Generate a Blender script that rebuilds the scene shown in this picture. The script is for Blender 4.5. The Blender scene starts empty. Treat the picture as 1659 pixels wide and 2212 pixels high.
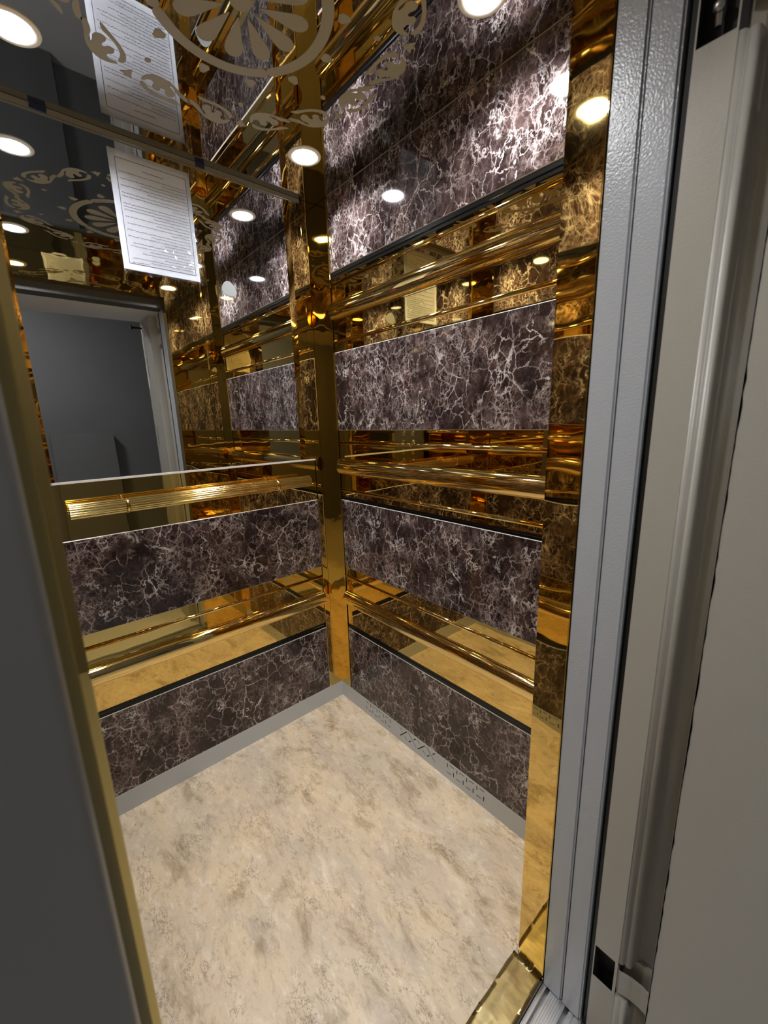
import bpy, bmesh, math, random
from mathutils import Vector, Matrix

random.seed(7)
S = bpy.context.scene
COL = S.collection

# ------------------------------------------------------------------ camera, world, light level
FPX = 892.34
cam_data = bpy.data.cameras.new('camera')
cam = bpy.data.objects.new('camera', cam_data)
COL.objects.link(cam)
YAW, PITCH, ROLL = -0.7123, -0.2189, -0.0286
cam.matrix_world = (Matrix.Translation((-0.9937, -1.4961, 1.3002))
                    @ Matrix.Rotation(YAW, 4, 'Z')
                    @ Matrix.Rotation(math.pi / 2 + PITCH, 4, 'X')
                    @ Matrix.Rotation(ROLL, 4, 'Z'))
cam_data.sensor_fit = 'VERTICAL'
cam_data.sensor_height = 24.0
cam_data.lens = FPX / 2212.0 * 24.0
cam_data.clip_start = 0.01
cam_data.clip_end = 50
cam_data.dof.use_dof = True
cam_data.dof.focus_distance = 1.55
cam_data.dof.aperture_fstop = 3.2
S.camera = cam

SPOT_GLOW = 38.0          # radiance of the visible lens
SPOT_WATTS = 4.05         # beam of each recessed spot
SPOT_SPREAD = 150.0
LANDING_STRENGTH = 62.0

world = bpy.data.worlds.new('dark_building')
S.world = world
world.use_nodes = True
world.node_tree.nodes['Background'].inputs[0].default_value = (0.02, 0.022, 0.026, 1)
world.node_tree.nodes['Background'].inputs[1].default_value = 0.3

S.view_settings.view_transform = 'Standard'
S.view_settings.look = 'None'
S.view_settings.gamma = 1.0
S.view_settings.use_curve_mapping = False
S.view_settings.exposure = 0.0
try:
    cy = S.cycles
    cy.use_denoising = True
    cy.denoiser = 'OPENIMAGEDENOISE'
    cy.max_bounces = 14
    cy.glossy_bounces = 12
    cy.diffuse_bounces = 4
    cy.transparent_max_bounces = 12
    cy.transmission_bounces = 6
    cy.caustics_reflective = True
    cy.caustics_refractive = False
    cy.blur_glossy = 0.6
    cy.sample_clamp_indirect = 6.0
except Exception:
    pass

# ------------------------------------------------------------------ measures (metres)
W, D, H = 1.055, 1.118, 2.10      # cabin: x -W..0, y -D..0, z 0..H
SKIRT = 0.0761
Z1, Z2, Z3, Z4, Z5, Z6 = 0.3833, 0.6765, 0.9776, 1.2647, 1.563, 1.847
ZM = 1.1484                        # lower edge of the mirror
LEG = 0.075                        # leg width of a corner column
RET = 0.2704                       # right front return
LJ = -0.9888                       # face of the left front post
YD = -D - 0.0641                   # outer face of the front returns
TRIMZ = 2.083

# ------------------------------------------------------------------ node helpers
def new_mat(name):
    m = bpy.data.materials.new(name)
    m.use_nodes = True
    nt = m.node_tree
    for n in list(nt.nodes):
        nt.nodes.remove(n)
    out = nt.nodes.new('ShaderNodeOutputMaterial')
    p = nt.nodes.new('ShaderNodeBsdfPrincipled')
    nt.links.new(p.outputs[0], out.inputs[0])
    return m, nt, p

def N(nt, kind, **kw):
    n = nt.nodes.new('ShaderNode' + kind)
    for k, v in kw.items():
        if k.startswith('i_'):
            key = k[2:]
            n.inputs[int(key) if key.isdigit() else key].default_value = v
        else:
            setattr(n, k, v)
    return n

def math_n(nt, op, a, b=None, clamp=False):
    n = nt.nodes.new('ShaderNodeMath')
    n.operation = op
    n.use_clamp = clamp
    for i, v in enumerate((a, b)):
        if v is None:
            continue
        if isinstance(v, (int, float)):
            n.inputs[i].default_value = v
        else:
            nt.links.new(v, n.inputs[i])
    return n.outputs[0]

def mix_rgb(nt, fac, a, b, blend='MIX'):
    n = nt.nodes.new('ShaderNodeMix')
    n.data_type = 'RGBA'
    n.blend_type = blend
    for idx, v in ((0, fac), (6, a), (7, b)):
        if isinstance(v, (int, float)):
            n.inputs[idx].default_value = v
        elif isinstance(v, tuple):
            n.inputs[idx].default_value = v + (1,) if len(v) == 3 else v
        else:
            nt.links.new(v, n.inputs[idx])
    return n.outputs[2]

def position(nt, scale=(1, 1, 1)):
    g = nt.nodes.new('ShaderNodeNewGeometry')
    mp = nt.nodes.new('ShaderNodeMapping')
    mp.inputs['Scale'].default_value = scale
    nt.links.new(g.outputs['Position'], mp.inputs['Vector'])
    return mp.outputs[0]

def noise(nt, vec, scale, detail=4, rough=0.55, dist=0.0):
    n = nt.nodes.new('ShaderNodeTexNoise')
    n.inputs['Scale'].default_value = scale
    n.inputs['Detail'].default_value = detail
    n.inputs['Roughness'].default_value = rough
    n.inputs['Distortion'].default_value = dist
    nt.links.new(vec, n.inputs['Vector'])
    return n

def ramp(nt, fac, stops):
    r = nt.nodes.new('ShaderNodeValToRGB')
    e = r.color_ramp.elements
    while len(e) < len(stops):
        e.new(0.5)
    for el, (p, c) in zip(e, stops):
        el.position = p
        el.color = (c, c, c, 1) if isinstance(c, (int, float)) else tuple(c) + (1,)
    nt.links.new(fac, r.inputs[0])
    return r.outputs[0]

def bump(nt, p, height, strength, distance):
    b = nt.nodes.new('ShaderNodeBump')
    b.inputs['Strength'].default_value = strength
    b.inputs['Distance'].default_value = distance
    nt.links.new(height, b.inputs['Height'])
    nt.links.new(b.outputs[0], p.inputs['Normal'])
    return b

def plain(name, col, rough=0.5, metal=0.0, spec=0.5):
    m, nt, p = new_mat(name)
    p.inputs['Base Color'].default_value = tuple(col) + (1,)
    p.inputs['Roughness'].default_value = rough
    p.inputs['Metallic'].default_value = metal
    p.inputs['Specular IOR Level'].default_value = spec
    return m

# ------------------------------------------------------------------ materials
def make_marble():
    m, nt, p = new_mat('dark_emperador_marble')
    v = position(nt, (1, 1, 0.80))

    def warped(vec, scale, amount, detail, rough):
        w = noise(nt, vec, scale, detail, rough)
        a = nt.nodes.new('ShaderNodeVectorMath'); a.operation = 'SUBTRACT'
        nt.links.new(w.outputs['Color'], a.inputs[0]); a.inputs[1].default_value = (0.5, 0.5, 0.5)
        c = nt.nodes.new('ShaderNodeVectorMath'); c.operation = 'SCALE'
        nt.links.new(a.outputs[0], c.inputs[0]); c.inputs['Scale'].default_value = amount
        d = nt.nodes.new('ShaderNodeVectorMath'); d.operation = 'ADD'
        nt.links.new(vec, d.inputs[0]); nt.links.new(c.outputs[0], d.inputs[1])
        return d.outputs[0]
    vec = warped(warped(v, 6.0, 0.10, 3, 0.6), 30.0, 0.024, 3, 0.76)
    vec2 = warped(v, 22.0, 0.034, 4, 0.76)

    def edges(scale, width, soft, src):
        vo = nt.nodes.new('ShaderNodeTexVoronoi')
        vo.feature = 'DISTANCE_TO_EDGE'
        vo.inputs['Scale'].default_value = scale
        nt.links.new(src, vo.inputs['Vector'])
        return ramp(nt, vo.outputs['Distance'], [(0.0, 1.0), (width, 0.6), (soft, 0.0)])

    def ridges(scale, detail, rough, width, src):
        d = math_n(nt, 'ABSOLUTE', math_n(nt, 'SUBTRACT', noise(nt, src, scale, detail, rough).outputs[0], 0.5))
        return ramp(nt, d, [(0.0, 1.0), (width * 0.35, 0.55), (width, 0.0)])

    def mask(scale, lo, hi, detail=2):
        return ramp(nt, noise(nt, v, scale, detail, 0.62).outputs[0], [(lo, 0.0), (hi, 1.0)])

    def mul(*xs):
        r = xs[0]
        for x in xs[1:]:
            r = math_n(nt, 'MULTIPLY', r, x)
        return r
    cloud = ramp(nt, noise(nt, v, 18.0, 6, 0.78).outputs[0], [(0.42, 0.0), (0.72, 1.0)])
    base = mix_rgb(nt, cloud, (0.0225, 0.0122, 0.0112), (0.130, 0.086, 0.079))
    blot = mask(4.6, 0.46, 0.58, 3)
    clear = math_n(nt, 'SUBTRACT', 1.0, mul(blot, 0.85))
    base = mix_rgb(nt, mul(blot, 0.75), base, (0.017, 0.0095, 0.0095))
    c = mix_rgb(nt, mul(ridges(17.0, 5, 0.70, 0.030, v), mask(7.0, 0.40, 0.59), clear, 0.70), base, (0.40, 0.325, 0.315))
    c = mix_rgb(nt, mul(edges(58.0, 0.020, 0.085, vec2), mask(8.0, 0.45, 0.62), clear, 0.70), c, (0.44, 0.36, 0.35))
    c = mix_rgb(nt, mul(edges(24.0, 0.010, 0.038, vec2), mask(10.0, 0.43, 0.60), 0.90), c, (0.58, 0.49, 0.48))
    c = mix_rgb(nt, mul(ridges(7.5, 5, 0.62, 0.011, v), mask(12.0, 0.45, 0.59), 0.92), c, (0.66, 0.61, 0.60))
    c = mix_rgb(nt, mul(edges(8.0, 0.006, 0.022, vec), mask(6.0, 0.50, 0.60), mask(17.0, 0.36, 0.56)), c, (0.74, 0.67, 0.655))
    nt.links.new(c, p.inputs['Base Color'])
    p.inputs['Roughness'].default_value = 0.06
    p.inputs['Specular IOR Level'].default_value = 0.45
    return m

def make_gold(name='gold_mirror', col=(0.775, 0.555, 0.19), rough=0.025, wave=0.0016, scale=(5, 5, 7)):
    m, nt, p = new_mat(name)
    p.inputs['Base Color'].default_value = tuple(col) + (1,)
    p.inputs['Metallic'].default_value = 1.0
    p.inputs['Roughness'].default_value = rough
    n = noise(nt, position(nt, scale), 1.0, 2, 0.5)
    bump(nt, p, n.outputs[0], 1.0, wave)
    return m

def make_floor():
    m, nt, p = new_mat('beige_marble_vinyl')
    g = nt.nodes.new('ShaderNodeNewGeometry')
    mp = nt.nodes.new('ShaderNodeMapping')
    mp.inputs['Rotation'].default_value = (0, 0, math.radians(-28))
    mp.inputs['Scale'].default_value = (1.55, 0.75, 1)
    nt.links.new(g.outputs['Position'], mp.inputs['Vector'])
    v = mp.outputs[0]
    n1 = noise(nt, v, 3.6, 5, 0.60, 0.3)
    n2 = noise(nt, v, 8.5, 6, 0.74, 0.35)
    n3 = noise(nt, v, 34.0, 5, 0.76, 0.5)
    n4 = noise(nt, v, 5.0, 5, 0.72, 0.2)
    c = mix_rgb(nt, ramp(nt, n1.outputs[0], [(0.36, 0.0), (0.64, 1.0)]), (0.60, 0.515, 0.41), (0.73, 0.60, 0.43))
    c = mix_rgb(nt, ramp(nt, n4.outputs[0], [(0.52, 0.0), (0.66, 0.75)]), c, (0.50, 0.435, 0.37))
    c = mix_rgb(nt, ramp(nt, n2.outputs[0], [(0.53, 0.0), (0.66, 0.85)]), c, (0.37, 0.285, 0.18))
    c = mix_rgb(nt, ramp(nt, n2.outputs[0], [(0.33, 0.75), (0.45, 0.0)]), c, (0.78, 0.70, 0.58))
    c = mix_rgb(nt, ramp(nt, n3.outputs[0], [(0.54, 0.0), (0.70, 0.65)]), c, (0.36, 0.28, 0.19))
    c = mix_rgb(nt, ramp(nt, n3.outputs[0], [(0.28, 0.75), (0.43, 0.0)]), c, (0.86, 0.79, 0.68))
    nv = noise(nt, v, 13.0, 6, 0.75, 0.3)
    d = math_n(nt, 'ABSOLUTE', math_n(nt, 'SUBTRACT', nv.outputs[0], 0.5))
    crack = ramp(nt, d, [(0.0, 1.0), (0.007, 0.7), (0.018, 0.0)])
    cm = ramp(nt, noise(nt, v, 9.0, 4, 0.6).outputs[0], [(0.47, 0.0), (0.60, 0.8)])
    c = mix_rgb(nt, math_n(nt, 'MULTIPLY', crack, cm), c, (0.20, 0.145, 0.095))
    vo = nt.nodes.new('ShaderNodeTexVoronoi'); vo.inputs['Scale'].default_value = 24.0
    nt.links.new(v, vo.inputs['Vector'])
    sp = ramp(nt, vo.outputs['Distance'], [(0.0, 1.0), (0.06, 0.8), (0.10, 0.0)])
    sm = ramp(nt, noise(nt, v, 7.0, 2, 0.5).outputs[0], [(0.54, 0.0), (0.62, 0.75)])
    c = mix_rgb(nt, math_n(nt, 'MULTIPLY', sp, sm), c, (0.18, 0.14, 0.10))
    nt.links.new(c, p.inputs['Base Color'])
    p.inputs['Roughness'].default_value = 0.33
    p.inputs['Specular IOR Level'].default_value = 0.4
    bump(nt, p, n3.outputs[0], 0.08, 0.001)
    return m

def make_paint(name, col, rough, sparkle, scale=900.0):
    m, nt, p = new_mat(name)
    v = position(nt)
    n = noise(nt, v, 7.0, 4, 0.6)
    c = mix_rgb(nt, math_n(nt, 'MULTIPLY', n.outputs[0], 0.35), tuple(col), tuple(x * 0.82 for x in col))
    nt.links.new(c, p.inputs['Base Color'])
    p.inputs['Roughness'].default_value = rough
    p.inputs['Specular IOR Level'].default_value = 0.6
    n2 = noise(nt, v, scale, 2, 0.5)
    bump(nt, p, n2.outputs[0], sparkle, 0.0006)
    return m

def make_brushed(name, col, rough, axis_scale):
    m, nt, p = new_mat(name)
    v = position(nt, axis_scale)
    n = noise(nt, v, 1.0, 3, 0.6)
    c = mix_rgb(nt, n.outputs[0], tuple(x * 0.86 for x in col), tuple(col))
    nt.links.new(c, p.inputs['Base Color'])
    p.inputs['Metallic'].default_value = 1.0
    p.inputs['Roughness'].default_value = rough
    return m

def make_mirror(name, col, rough, smudge):
    m, nt, p = new_mat(name)
    v = position(nt, (1, 1, 0.5))
    n = noise(nt, v, 9.0, 5, 0.65)
    r = ramp(nt, n.outputs[0], [(0.45, rough), (0.75, rough + smudge)])
    nt.links.new(r, p.inputs['Roughness'])
    p.inputs['Base Color'].default_value = tuple(col) + (1,)
    p.inputs['Metallic'].default_value = 1.0
    n2 = noise(nt, position(nt, (3, 3, 3)), 1.0, 1, 0.5)
    bump(nt, p, n2.outputs[0], 1.0, 0.0004)
    return m

def make_concrete(name, a, b):
    m, nt, p = new_mat(name)
    v = position(nt)
    n = noise(nt, v, 2.2, 6, 0.62)
    c = mix_rgb(nt, n.outputs[0], tuple(a), tuple(b))
    nt.links.new(c, p.inputs['Base Color'])
    p.inputs['Roughness'].default_value = 0.75
    return m

def make_plastic():
    m = bpy.data.materials.new('crumpled_clear_tape')
    m.use_nodes = True
    nt = m.node_tree
    for n in list(nt.nodes):
        nt.nodes.remove(n)
    out = nt.nodes.new('ShaderNodeOutputMaterial')
    mx = nt.nodes.new('ShaderNodeAddShader')
    tr = nt.nodes.new('ShaderNodeBsdfTransparent')
    gl = nt.nodes.new('ShaderNodeBsdfGlossy')
    gl.inputs['Roughness'].default_value = 0.10
    tr.inputs[0].default_value = (0.93, 0.94, 0.94, 1)
    gl.inputs[0].default_value = (0.07, 0.07, 0.07, 1)
    nt.links.new(tr.outputs[0], mx.inputs[0]); nt.links.new(gl.outputs[0], mx.inputs[1])
    nt.links.new(mx.outputs[0], out.inputs[0])
    return m

def make_emit(name, col, strength):
    m = bpy.data.materials.new(name)
    m.use_nodes = True
    nt = m.node_tree
    for n in list(nt.nodes):
        nt.nodes.remove(n)
    out = nt.nodes.new('ShaderNodeOutputMaterial')
    e = nt.nodes.new('ShaderNodeEmission')
    e.inputs[0].default_value = tuple(col) + (1,)
    e.inputs[1].default_value = strength
    nt.links.new(e.outputs[0], out.inputs[0])
    return m

M = dict(
    marble=make_marble(),
    gold=make_gold(),
    gold_band=make_gold('gold_band_sheet', (0.775, 0.555, 0.19), 0.018, 0.0005, (3, 3, 7)),
    gold_round=make_gold('gold_round_molding', (0.84, 0.63, 0.26), 0.05, 0.0002, (4, 4, 12)),
    gold_rail=make_gold('gold_rail', (0.95, 0.74, 0.30), 0.11, 0.0002, (9, 9, 9)),
    gold_film=make_gold('gold_threshold_film', (0.86, 0.75, 0.43), 0.34, 0.0014, (26, 9, 9)),
    brass=make_paint('dull_brass', (0.55, 0.44, 0.16), 0.34, 0.05, 300.0),
    black_gloss=plain('black_gloss_groove', (0.005, 0.005, 0.005), 0.22, 0.0, 0.3),
    edge=plain('pale_panel_edge', (0.62, 0.60, 0.58), 0.25),
    mirror=make_mirror('silver_mirror', (0.80, 0.82, 0.84), 0.004, 0.03),
    ceiling=make_mirror('dark_mirror_steel', (0.56, 0.56, 0.56), 0.012, 0.02),
    etched=plain('etched_matte_steel', (0.29, 0.28, 0.25), 0.55, 0.0, 0.3),
    floor=make_floor(),
    skirt=plain('satin_aluminium', (0.50, 0.53, 0.56), 0.42, 0.0),
    alu=make_brushed('worn_aluminium', (0.66, 0.66, 0.68), 0.38, (2, 700, 2)),
    chrome=plain('bright_edge_strip', (0.80, 0.80, 0.78), 0.12, 1.0),
    trim=plain('grey_painted_trim', (0.20, 0.20, 0.185), 0.45),
    cover=plain('dark_olive_cover', (0.045, 0.043, 0.036), 0.5),
    slot=plain('slot_shade_black', (0.004, 0.004, 0.004), 0.8),
    shell=plain('shell_board', (0.03, 0.03, 0.03), 0.7),
    door=make_paint('pearl_grey_paint', (0.44, 0.47, 0.52), 0.25, 0.75, 300.0),
    frame=make_paint('warm_grey_paint', (0.42, 0.405, 0.365), 0.36, 0.35, 300.0),
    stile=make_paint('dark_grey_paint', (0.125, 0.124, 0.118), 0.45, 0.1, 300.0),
    frame_chip=plain('chipped_plaster_edge', (0.66, 0.65, 0.62), 0.8),
    black=plain('black_bolt_and_shade', (0.006, 0.006, 0.006), 0.6),  # bolt colour; also painted in for the shade of gaps, cavity and slots
    paper=plain('white_paper', (0.84, 0.87, 0.95), 0.6),
    ink=plain('dark_ink', (0.035, 0.035, 0.06), 0.6),
    tape=make_plastic(),
    cloudy_paint=make_paint('cloudy_patch', (0.30, 0.33, 0.34), 0.5, 0.5, 120.0),
    blue=plain('blue_tape', (0.006, 0.02, 0.09), 0.4),
    lens=make_emit('spot_lens', (0.93, 0.97, 1.0), SPOT_GLOW),
    ring=plain('white_spot_ring', (0.85, 0.86, 0.86), 0.3),
    cop=make_brushed('brushed_steel', (0.50, 0.49, 0.47), 0.24, (500, 2, 2)),
    red=make_emit('red_led', (1.0, 0.03, 0.05), 4.0),
    lamp=make_emit('landing_fill_lamp', (1.0, 0.98, 0.95), LANDING_STRENGTH),
    grey_wall=make_concrete('dark_grey_wall', (0.15, 0.149, 0.150), (0.20, 0.199, 0.20)),
    white_wall=make_concrete('off_white_plaster', (0.52, 0.53, 0.56), (0.68, 0.69, 0.73)),
    landing_floor=make_concrete('grey_stone', (0.42, 0.41, 0.39), (0.55, 0.54, 0.52)),
)

# ------------------------------------------------------------------ mesh helpers
def box(bm, x0, x1, y0, y1, z0, z1, mi=0):
    v = [bm.verts.new(c) for c in ((x0, y0, z0), (x1, y0, z0), (x1, y1, z0), (x0, y1, z0),
                                   (x0, y0, z1), (x1, y0, z1), (x1, y1, z1), (x0, y1, z1))]
    fs = []
    for q in ((0, 3, 2, 1), (4, 5, 6, 7), (0, 1, 5, 4), (1, 2, 6, 5), (2, 3, 7, 6), (3, 0, 4, 7)):
        f = bm.faces.new([v[i] for i in q]); f.material_index = mi; fs.append(f)
    return fs

def prism(bm, pts, t0, t1, place, smooth=False, closed=True, mi=0):
    """profile pts (a, b) swept from t0 to t1; place(a, b, t) -> xyz"""
    A = [bm.verts.new(place(a, b, t0)) for a, b in pts]
    B = [bm.verts.new(place(a, b, t1)) for a, b in pts]
    n = len(pts)
    for i in range(n if closed else n - 1):
        j = (i + 1) % n
        f = bm.faces.new((A[i], A[j], B[j], B[i])); f.smooth = smooth; f.material_index = mi
    if closed:
        bm.faces.new(list(reversed(A))).material_index = mi
        bm.faces.new(B).material_index = mi

def lathe(bm, prof, n, place, mi=0, smooth=True):
    """prof: list of (radius, height); place(x, y, h)"""
    rings = []
    for r, h in prof:
        rings.append([bm.verts.new(place(r * math.cos(2 * math.pi * k / n), r * math.sin(2 * math.pi * k / n), h)) for k in range(n)])
    for a, b in zip(rings, rings[1:]):
        for k in range(n):
            f = bm.faces.new((a[k], a[(k + 1) % n], b[(k + 1) % n], b[k])); f.smooth = smooth; f.material_index = mi
    bm.faces.new(list(reversed(rings[0]))).material_index = mi
    bm.faces.new(rings[-1]).material_index = mi

def finish(bm):
    bmesh.ops.recalc_face_normals(bm, faces=bm.faces[:])

def link_mesh(name, bm, mats, parent=None):
    finish(bm)
    me = bpy.data.meshes.new(name)
    if not isinstance(mats, (list, tuple)):
        mats = [mats]
    o = bpy.data.objects.new(name, me)
    COL.objects.link(o)
    if parent is not None:
        org = Vector(world_loc(parent))
        o.parent = parent
    else:
        xs = [v.co for v in bm.verts]
        org = Vector(((min(c.x for c in xs) + max(c.x for c in xs)) / 2,
                      (min(c.y for c in xs) + max(c.y for c in xs)) / 2,
                      min(c.z for c in xs)))
        o.location = org
        WL[o.name] = tuple(org)
    if parent is not None:
        WL[o.name] = tuple(org)
    bmesh.ops.translate(bm, verts=bm.verts[:], vec=-org)
    bm.to_mesh(me)
    bm.free()
    for m in mats:
        me.materials.append(m)
    return o

WL = {}
def world_loc(o):
    return WL[o.name]

def tag(o, label, cat, group=None):
    o['label'] = label
    o['category'] = cat
    if group:
        o['group'] = group
    return o

def thing(name, label, cat, loc, group=None):
    o = bpy.data.objects.new(name, None)
    COL.objects.link(o)
    o.location = loc
    o.empty_display_size = 0.05
    WL[o.name] = tuple(loc)
    return tag(o, label, cat, group)

def struct(name, bm, mats, label, cat):
    o = link_mesh(name, bm, mats)
    o['kind'] = 'structure'
    return tag(o, label, cat)

def flat_shape(loops, depth):
    """closed 2D loops (first one outer, the others holes) -> bmesh, thickness +-depth about z=0"""
    cu = bpy.data.curves.new('shape', 'CURVE')
    cu.dimensions = '2D'
    cu.fill_mode = 'BOTH'
    cu.extrude = depth
    for lp in loops:
        sp = cu.splines.new('POLY')
        sp.points.add(len(lp) - 1)
        for q, (a, b) in zip(sp.points, lp):
            q.co = (a, b, 0, 1)
        sp.use_cyclic_u = True
    ob = bpy.data.objects.new('shape', cu)
    COL.objects.link(ob)
    dg = bpy.context.evaluated_depsgraph_get()
    me = bpy.data.meshes.new_from_object(ob.evaluated_get(dg))
    bm = bmesh.new()
    bm.from_mesh(me)
    bpy.data.objects.remove(ob)
    bpy.data.curves.remove(cu)
    bpy.data.meshes.remove(me)
    return bm

def remap(bm, fn):
    for v in bm.verts:
        v.co = Vector(fn(v.co.x, v.co.y, v.co.z))
    return bm

# wall frames: (u along the wall from the back right / back left corner, d into the cabin, z up)
def WR(u, d, z): return (-d, -u, z)
def WB(u, d, z): return (-u, -d, z)
def WLF(u, d, z): return (-W + d, -u, z)

# ================================================================== STRUCTURE
bm = bmesh.new(); box(bm, -W - 0.03, 0.03, -D + 0.010, 0.03, -0.03, 0.0)
struct('floor', bm, M['floor'], 'beige marble-look vinyl floor of the lift cabin', 'floor')

for nm, args, lab in (
    ('wall_back', (-W - 0.03, 0.03, 0.006, 0.035, 0, H), 'back wall of the lift cabin behind mirror and marble panels'),
    ('wall_right', (0.006, 0.035, -D, 0.006, 0, H), 'right wall of the lift cabin behind marble and gold panels'),
    ('wall_left', (-W - 0.035, -W - 0.006, -D, 0.006, 0, H), 'left wall of the lift cabin seen only in reflections')):
    bm = bmesh.new(); box(bm, *args)
    struct(nm, bm, M['shell'], lab, 'wall')

# ---- ceiling with etched ornament (pattern is part of the ceiling panel)
CXC, CYC = -0.530, -0.577
def rotp(p, a, c=(0, 0)):
    s, k = math.sin(a), math.cos(a)
    x, y = p[0] - c[0], p[1] - c[1]
    return (c[0] + x * k - y * s, c[1] + x * s + y * k)

def smooth_loop(pts, it=2):
    for _ in range(it):
        q = []
        n = len(pts)
        for i in range(n):
            a, b = pts[i], pts[(i + 1) % n]
            q.append((a[0] * 0.75 + b[0] * 0.25, a[1] * 0.75 + b[1] * 0.25))
            q.append((a[0] * 0.25 + b[0] * 0.75, a[1] * 0.25 + b[1] * 0.75))
        pts = q
    return pts

loops = []
loops.append([(0.021 * math.cos(t * math.pi / 16), 0.021 * math.sin(t * math.pi / 16)) for t in range(32)])
def petal(a):
    pts = [(0.036, 0.0015)]
    for k in range(9):
        t = math.radians(-80 + 160 * k / 8)
        pts.append((0.115 + 0.0185 * math.sin(t + math.pi / 2), -0.0185 * math.sin(t) * -1))
    pts.append((0.036, -0.0015))
    top = [(0.036, 0.0012), (0.060, 0.0075), (0.090, 0.0150), (0.104, 0.0182), (0.116, 0.0186), (0.126, 0.0150), (0.1325, 0.0080), (0.1345, 0.0)]
    lp = top + [(x, -y) for x, y in reversed(top[:-1])]
    return [rotp(q, a) for q in lp]
for k in range(12):
    loops.append(petal(math.radians(15 + 30 * k)))
for k in range(4):                         # four ring segments with rounded ends
    a0, a1 = math.radians(47 + 90 * k + 4), math.radians(47 + 90 * k + 86)
    ro, ri = 0.181, 0.1565
    rm, rr = (ro + ri) / 2, (ro - ri) / 2
    lp = [(ro * math.cos(a0 + (a1 - a0) * t / 20), ro * math.sin(a0 + (a1 - a0) * t / 20)) for t in range(21)]
    ec = (rm * math.cos(a1), rm * math.sin(a1))
    lp += [(ec[0] + rr * math.cos(a1 + math.pi * t / 8), ec[1] + rr * math.sin(a1 + math.pi * t / 8)) for t in range(1, 8)]
    lp += [(ri * math.cos(a1 + (a0 - a1) * t / 20), ri * math.sin(a1 + (a0 - a1) * t / 20)) for t in range(21)]
    ec = (rm * math.cos(a0), rm * math.sin(a0))
    lp += [(ec[0] + rr * math.cos(a0 + math.pi + math.pi * t / 8), ec[1] + rr * math.sin(a0 + math.pi + math.pi * t / 8)) for t in range(1, 8)]
    loops.append(lp)
for k in range(12):                        # small rounded triangles
    loops.append([rotp(q, math.radians(1 + 30 * k)) for q in smooth_loop([(0.190, 0.0165), (0.190, -0.0155), (0.224, 0.0)], 1)])
star = smooth_loop([(0.332, 0.0), (0.345, 0.005), (0.362, 0.016), (0.3585, 0.004), (0.367, 0.0), (0.3585, -0.004), (0.362, -0.016), (0.345, -0.005)], 1)
dot = [(0.279 + 0.0075 * math.cos(t * math.pi / 8), 0.0058 * math.sin(t * math.pi / 8)) for t in range(16)]
bodyA = [(-0.108, 0.324), (-0.106, 0.313), (-0.098, 0.300), (-0.086, 0.2915), (-0.072, 0.2895), (-0.055, 0.2925), (-0.044, 0.297),
         (-0.026, 0.310), (-0.012, 0.319), (0.006, 0.3275), (-0.003, 0.336), (-0.014, 0.331), (-0.026, 0.3255), (-0.036, 0.314),
         (-0.044, 0.3045), (-0.050, 0.3045), (-0.044, 0.314), (-0.035, 0.320), (-0.031, 0.331), (-0.036, 0.341), (-0.046, 0.344),
         (-0.053, 0.337), (-0.055, 0.327), (-0.061, 0.322), (-0.0655, 0.327), (-0.064, 0.335), (-0.070, 0.3405), (-0.079, 0.338),
         (-0.083, 0.330), (-0.081, 0.320), (-0.087, 0.313), (-0.096, 0.315), (-0.102, 0.324)]
strandA = [(-0.108, 0.338), (-0.105, 0.330), (-0.100, 0.330), (-0.093, 0.340), (-0.081, 0.3485), (-0.060, 0.3525), (-0.040, 0.3505),
           (-0.026, 0.347), (-0.009, 0.357), (-0.020, 0.3590), (-0.036, 0.3595), (-0.060, 0.3610), (-0.078, 0.3590), (-0.092, 0.355), (-0.103, 0.347)]
for k in range(8):
    a = math.radians(22.5 + 45 * k)
    loops.append([rotp(q, a) for q in star])
    loops.append([rotp(q, a) for q in dot])
    s = math.radians(45 * k)
    for shp in (bodyA, strandA):
        sm = smooth_loop(shp, 1)
        loops.append([rotp(q, s) for q in sm])
        loops.append([rotp(rotp(q, math.pi, (0.0, 0.3265)), s) for q in sm])
bm = bmesh.new()
for lp in loops:
    b2 = flat_shape([lp], 0.0002)
    tmp = bpy.data.meshes.new('t'); b2.to_mesh(tmp); b2.free()
    bm.from_mesh(tmp); bpy.data.meshes.remove(tmp)
remap(bm, lambda x, y, z: (CXC + x, CYC + y, H - 0.0002 + z))
for f in bm.faces:
    f.material_index = 1
box(bm, -W - 0.03, 0.03, YD, 0.03, H, H + 0.02, 0)
struct('ceiling', bm, [M['ceiling'], M['etched']], 'dark mirror-polished ceiling etched with a matte flower ornament', 'ceiling')

# ---- grey ceiling trim on the back wall
bm = bmesh.new(); box(bm, -W + LEG, -LEG, -0.004, 0.004, TRIMZ, H - 0.0008)
box(bm, -W + LEG, -LEG, -0.0052, -0.004, TRIMZ, TRIMZ + 0.0016, 1)
t = struct('trim_1', bm, [M['trim'], M['chrome']], 'narrow grey trim strip between mirror and ceiling', 'trim')

# ---- skirtings
bm = bmesh.new(); box(bm, -W + 0.004, -0.004, -0.004, 0.005, 0, SKIRT)
struct('baseboard_back', bm, M['skirt'], 'plain satin aluminium skirting along the back wall', 'baseboard')

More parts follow.
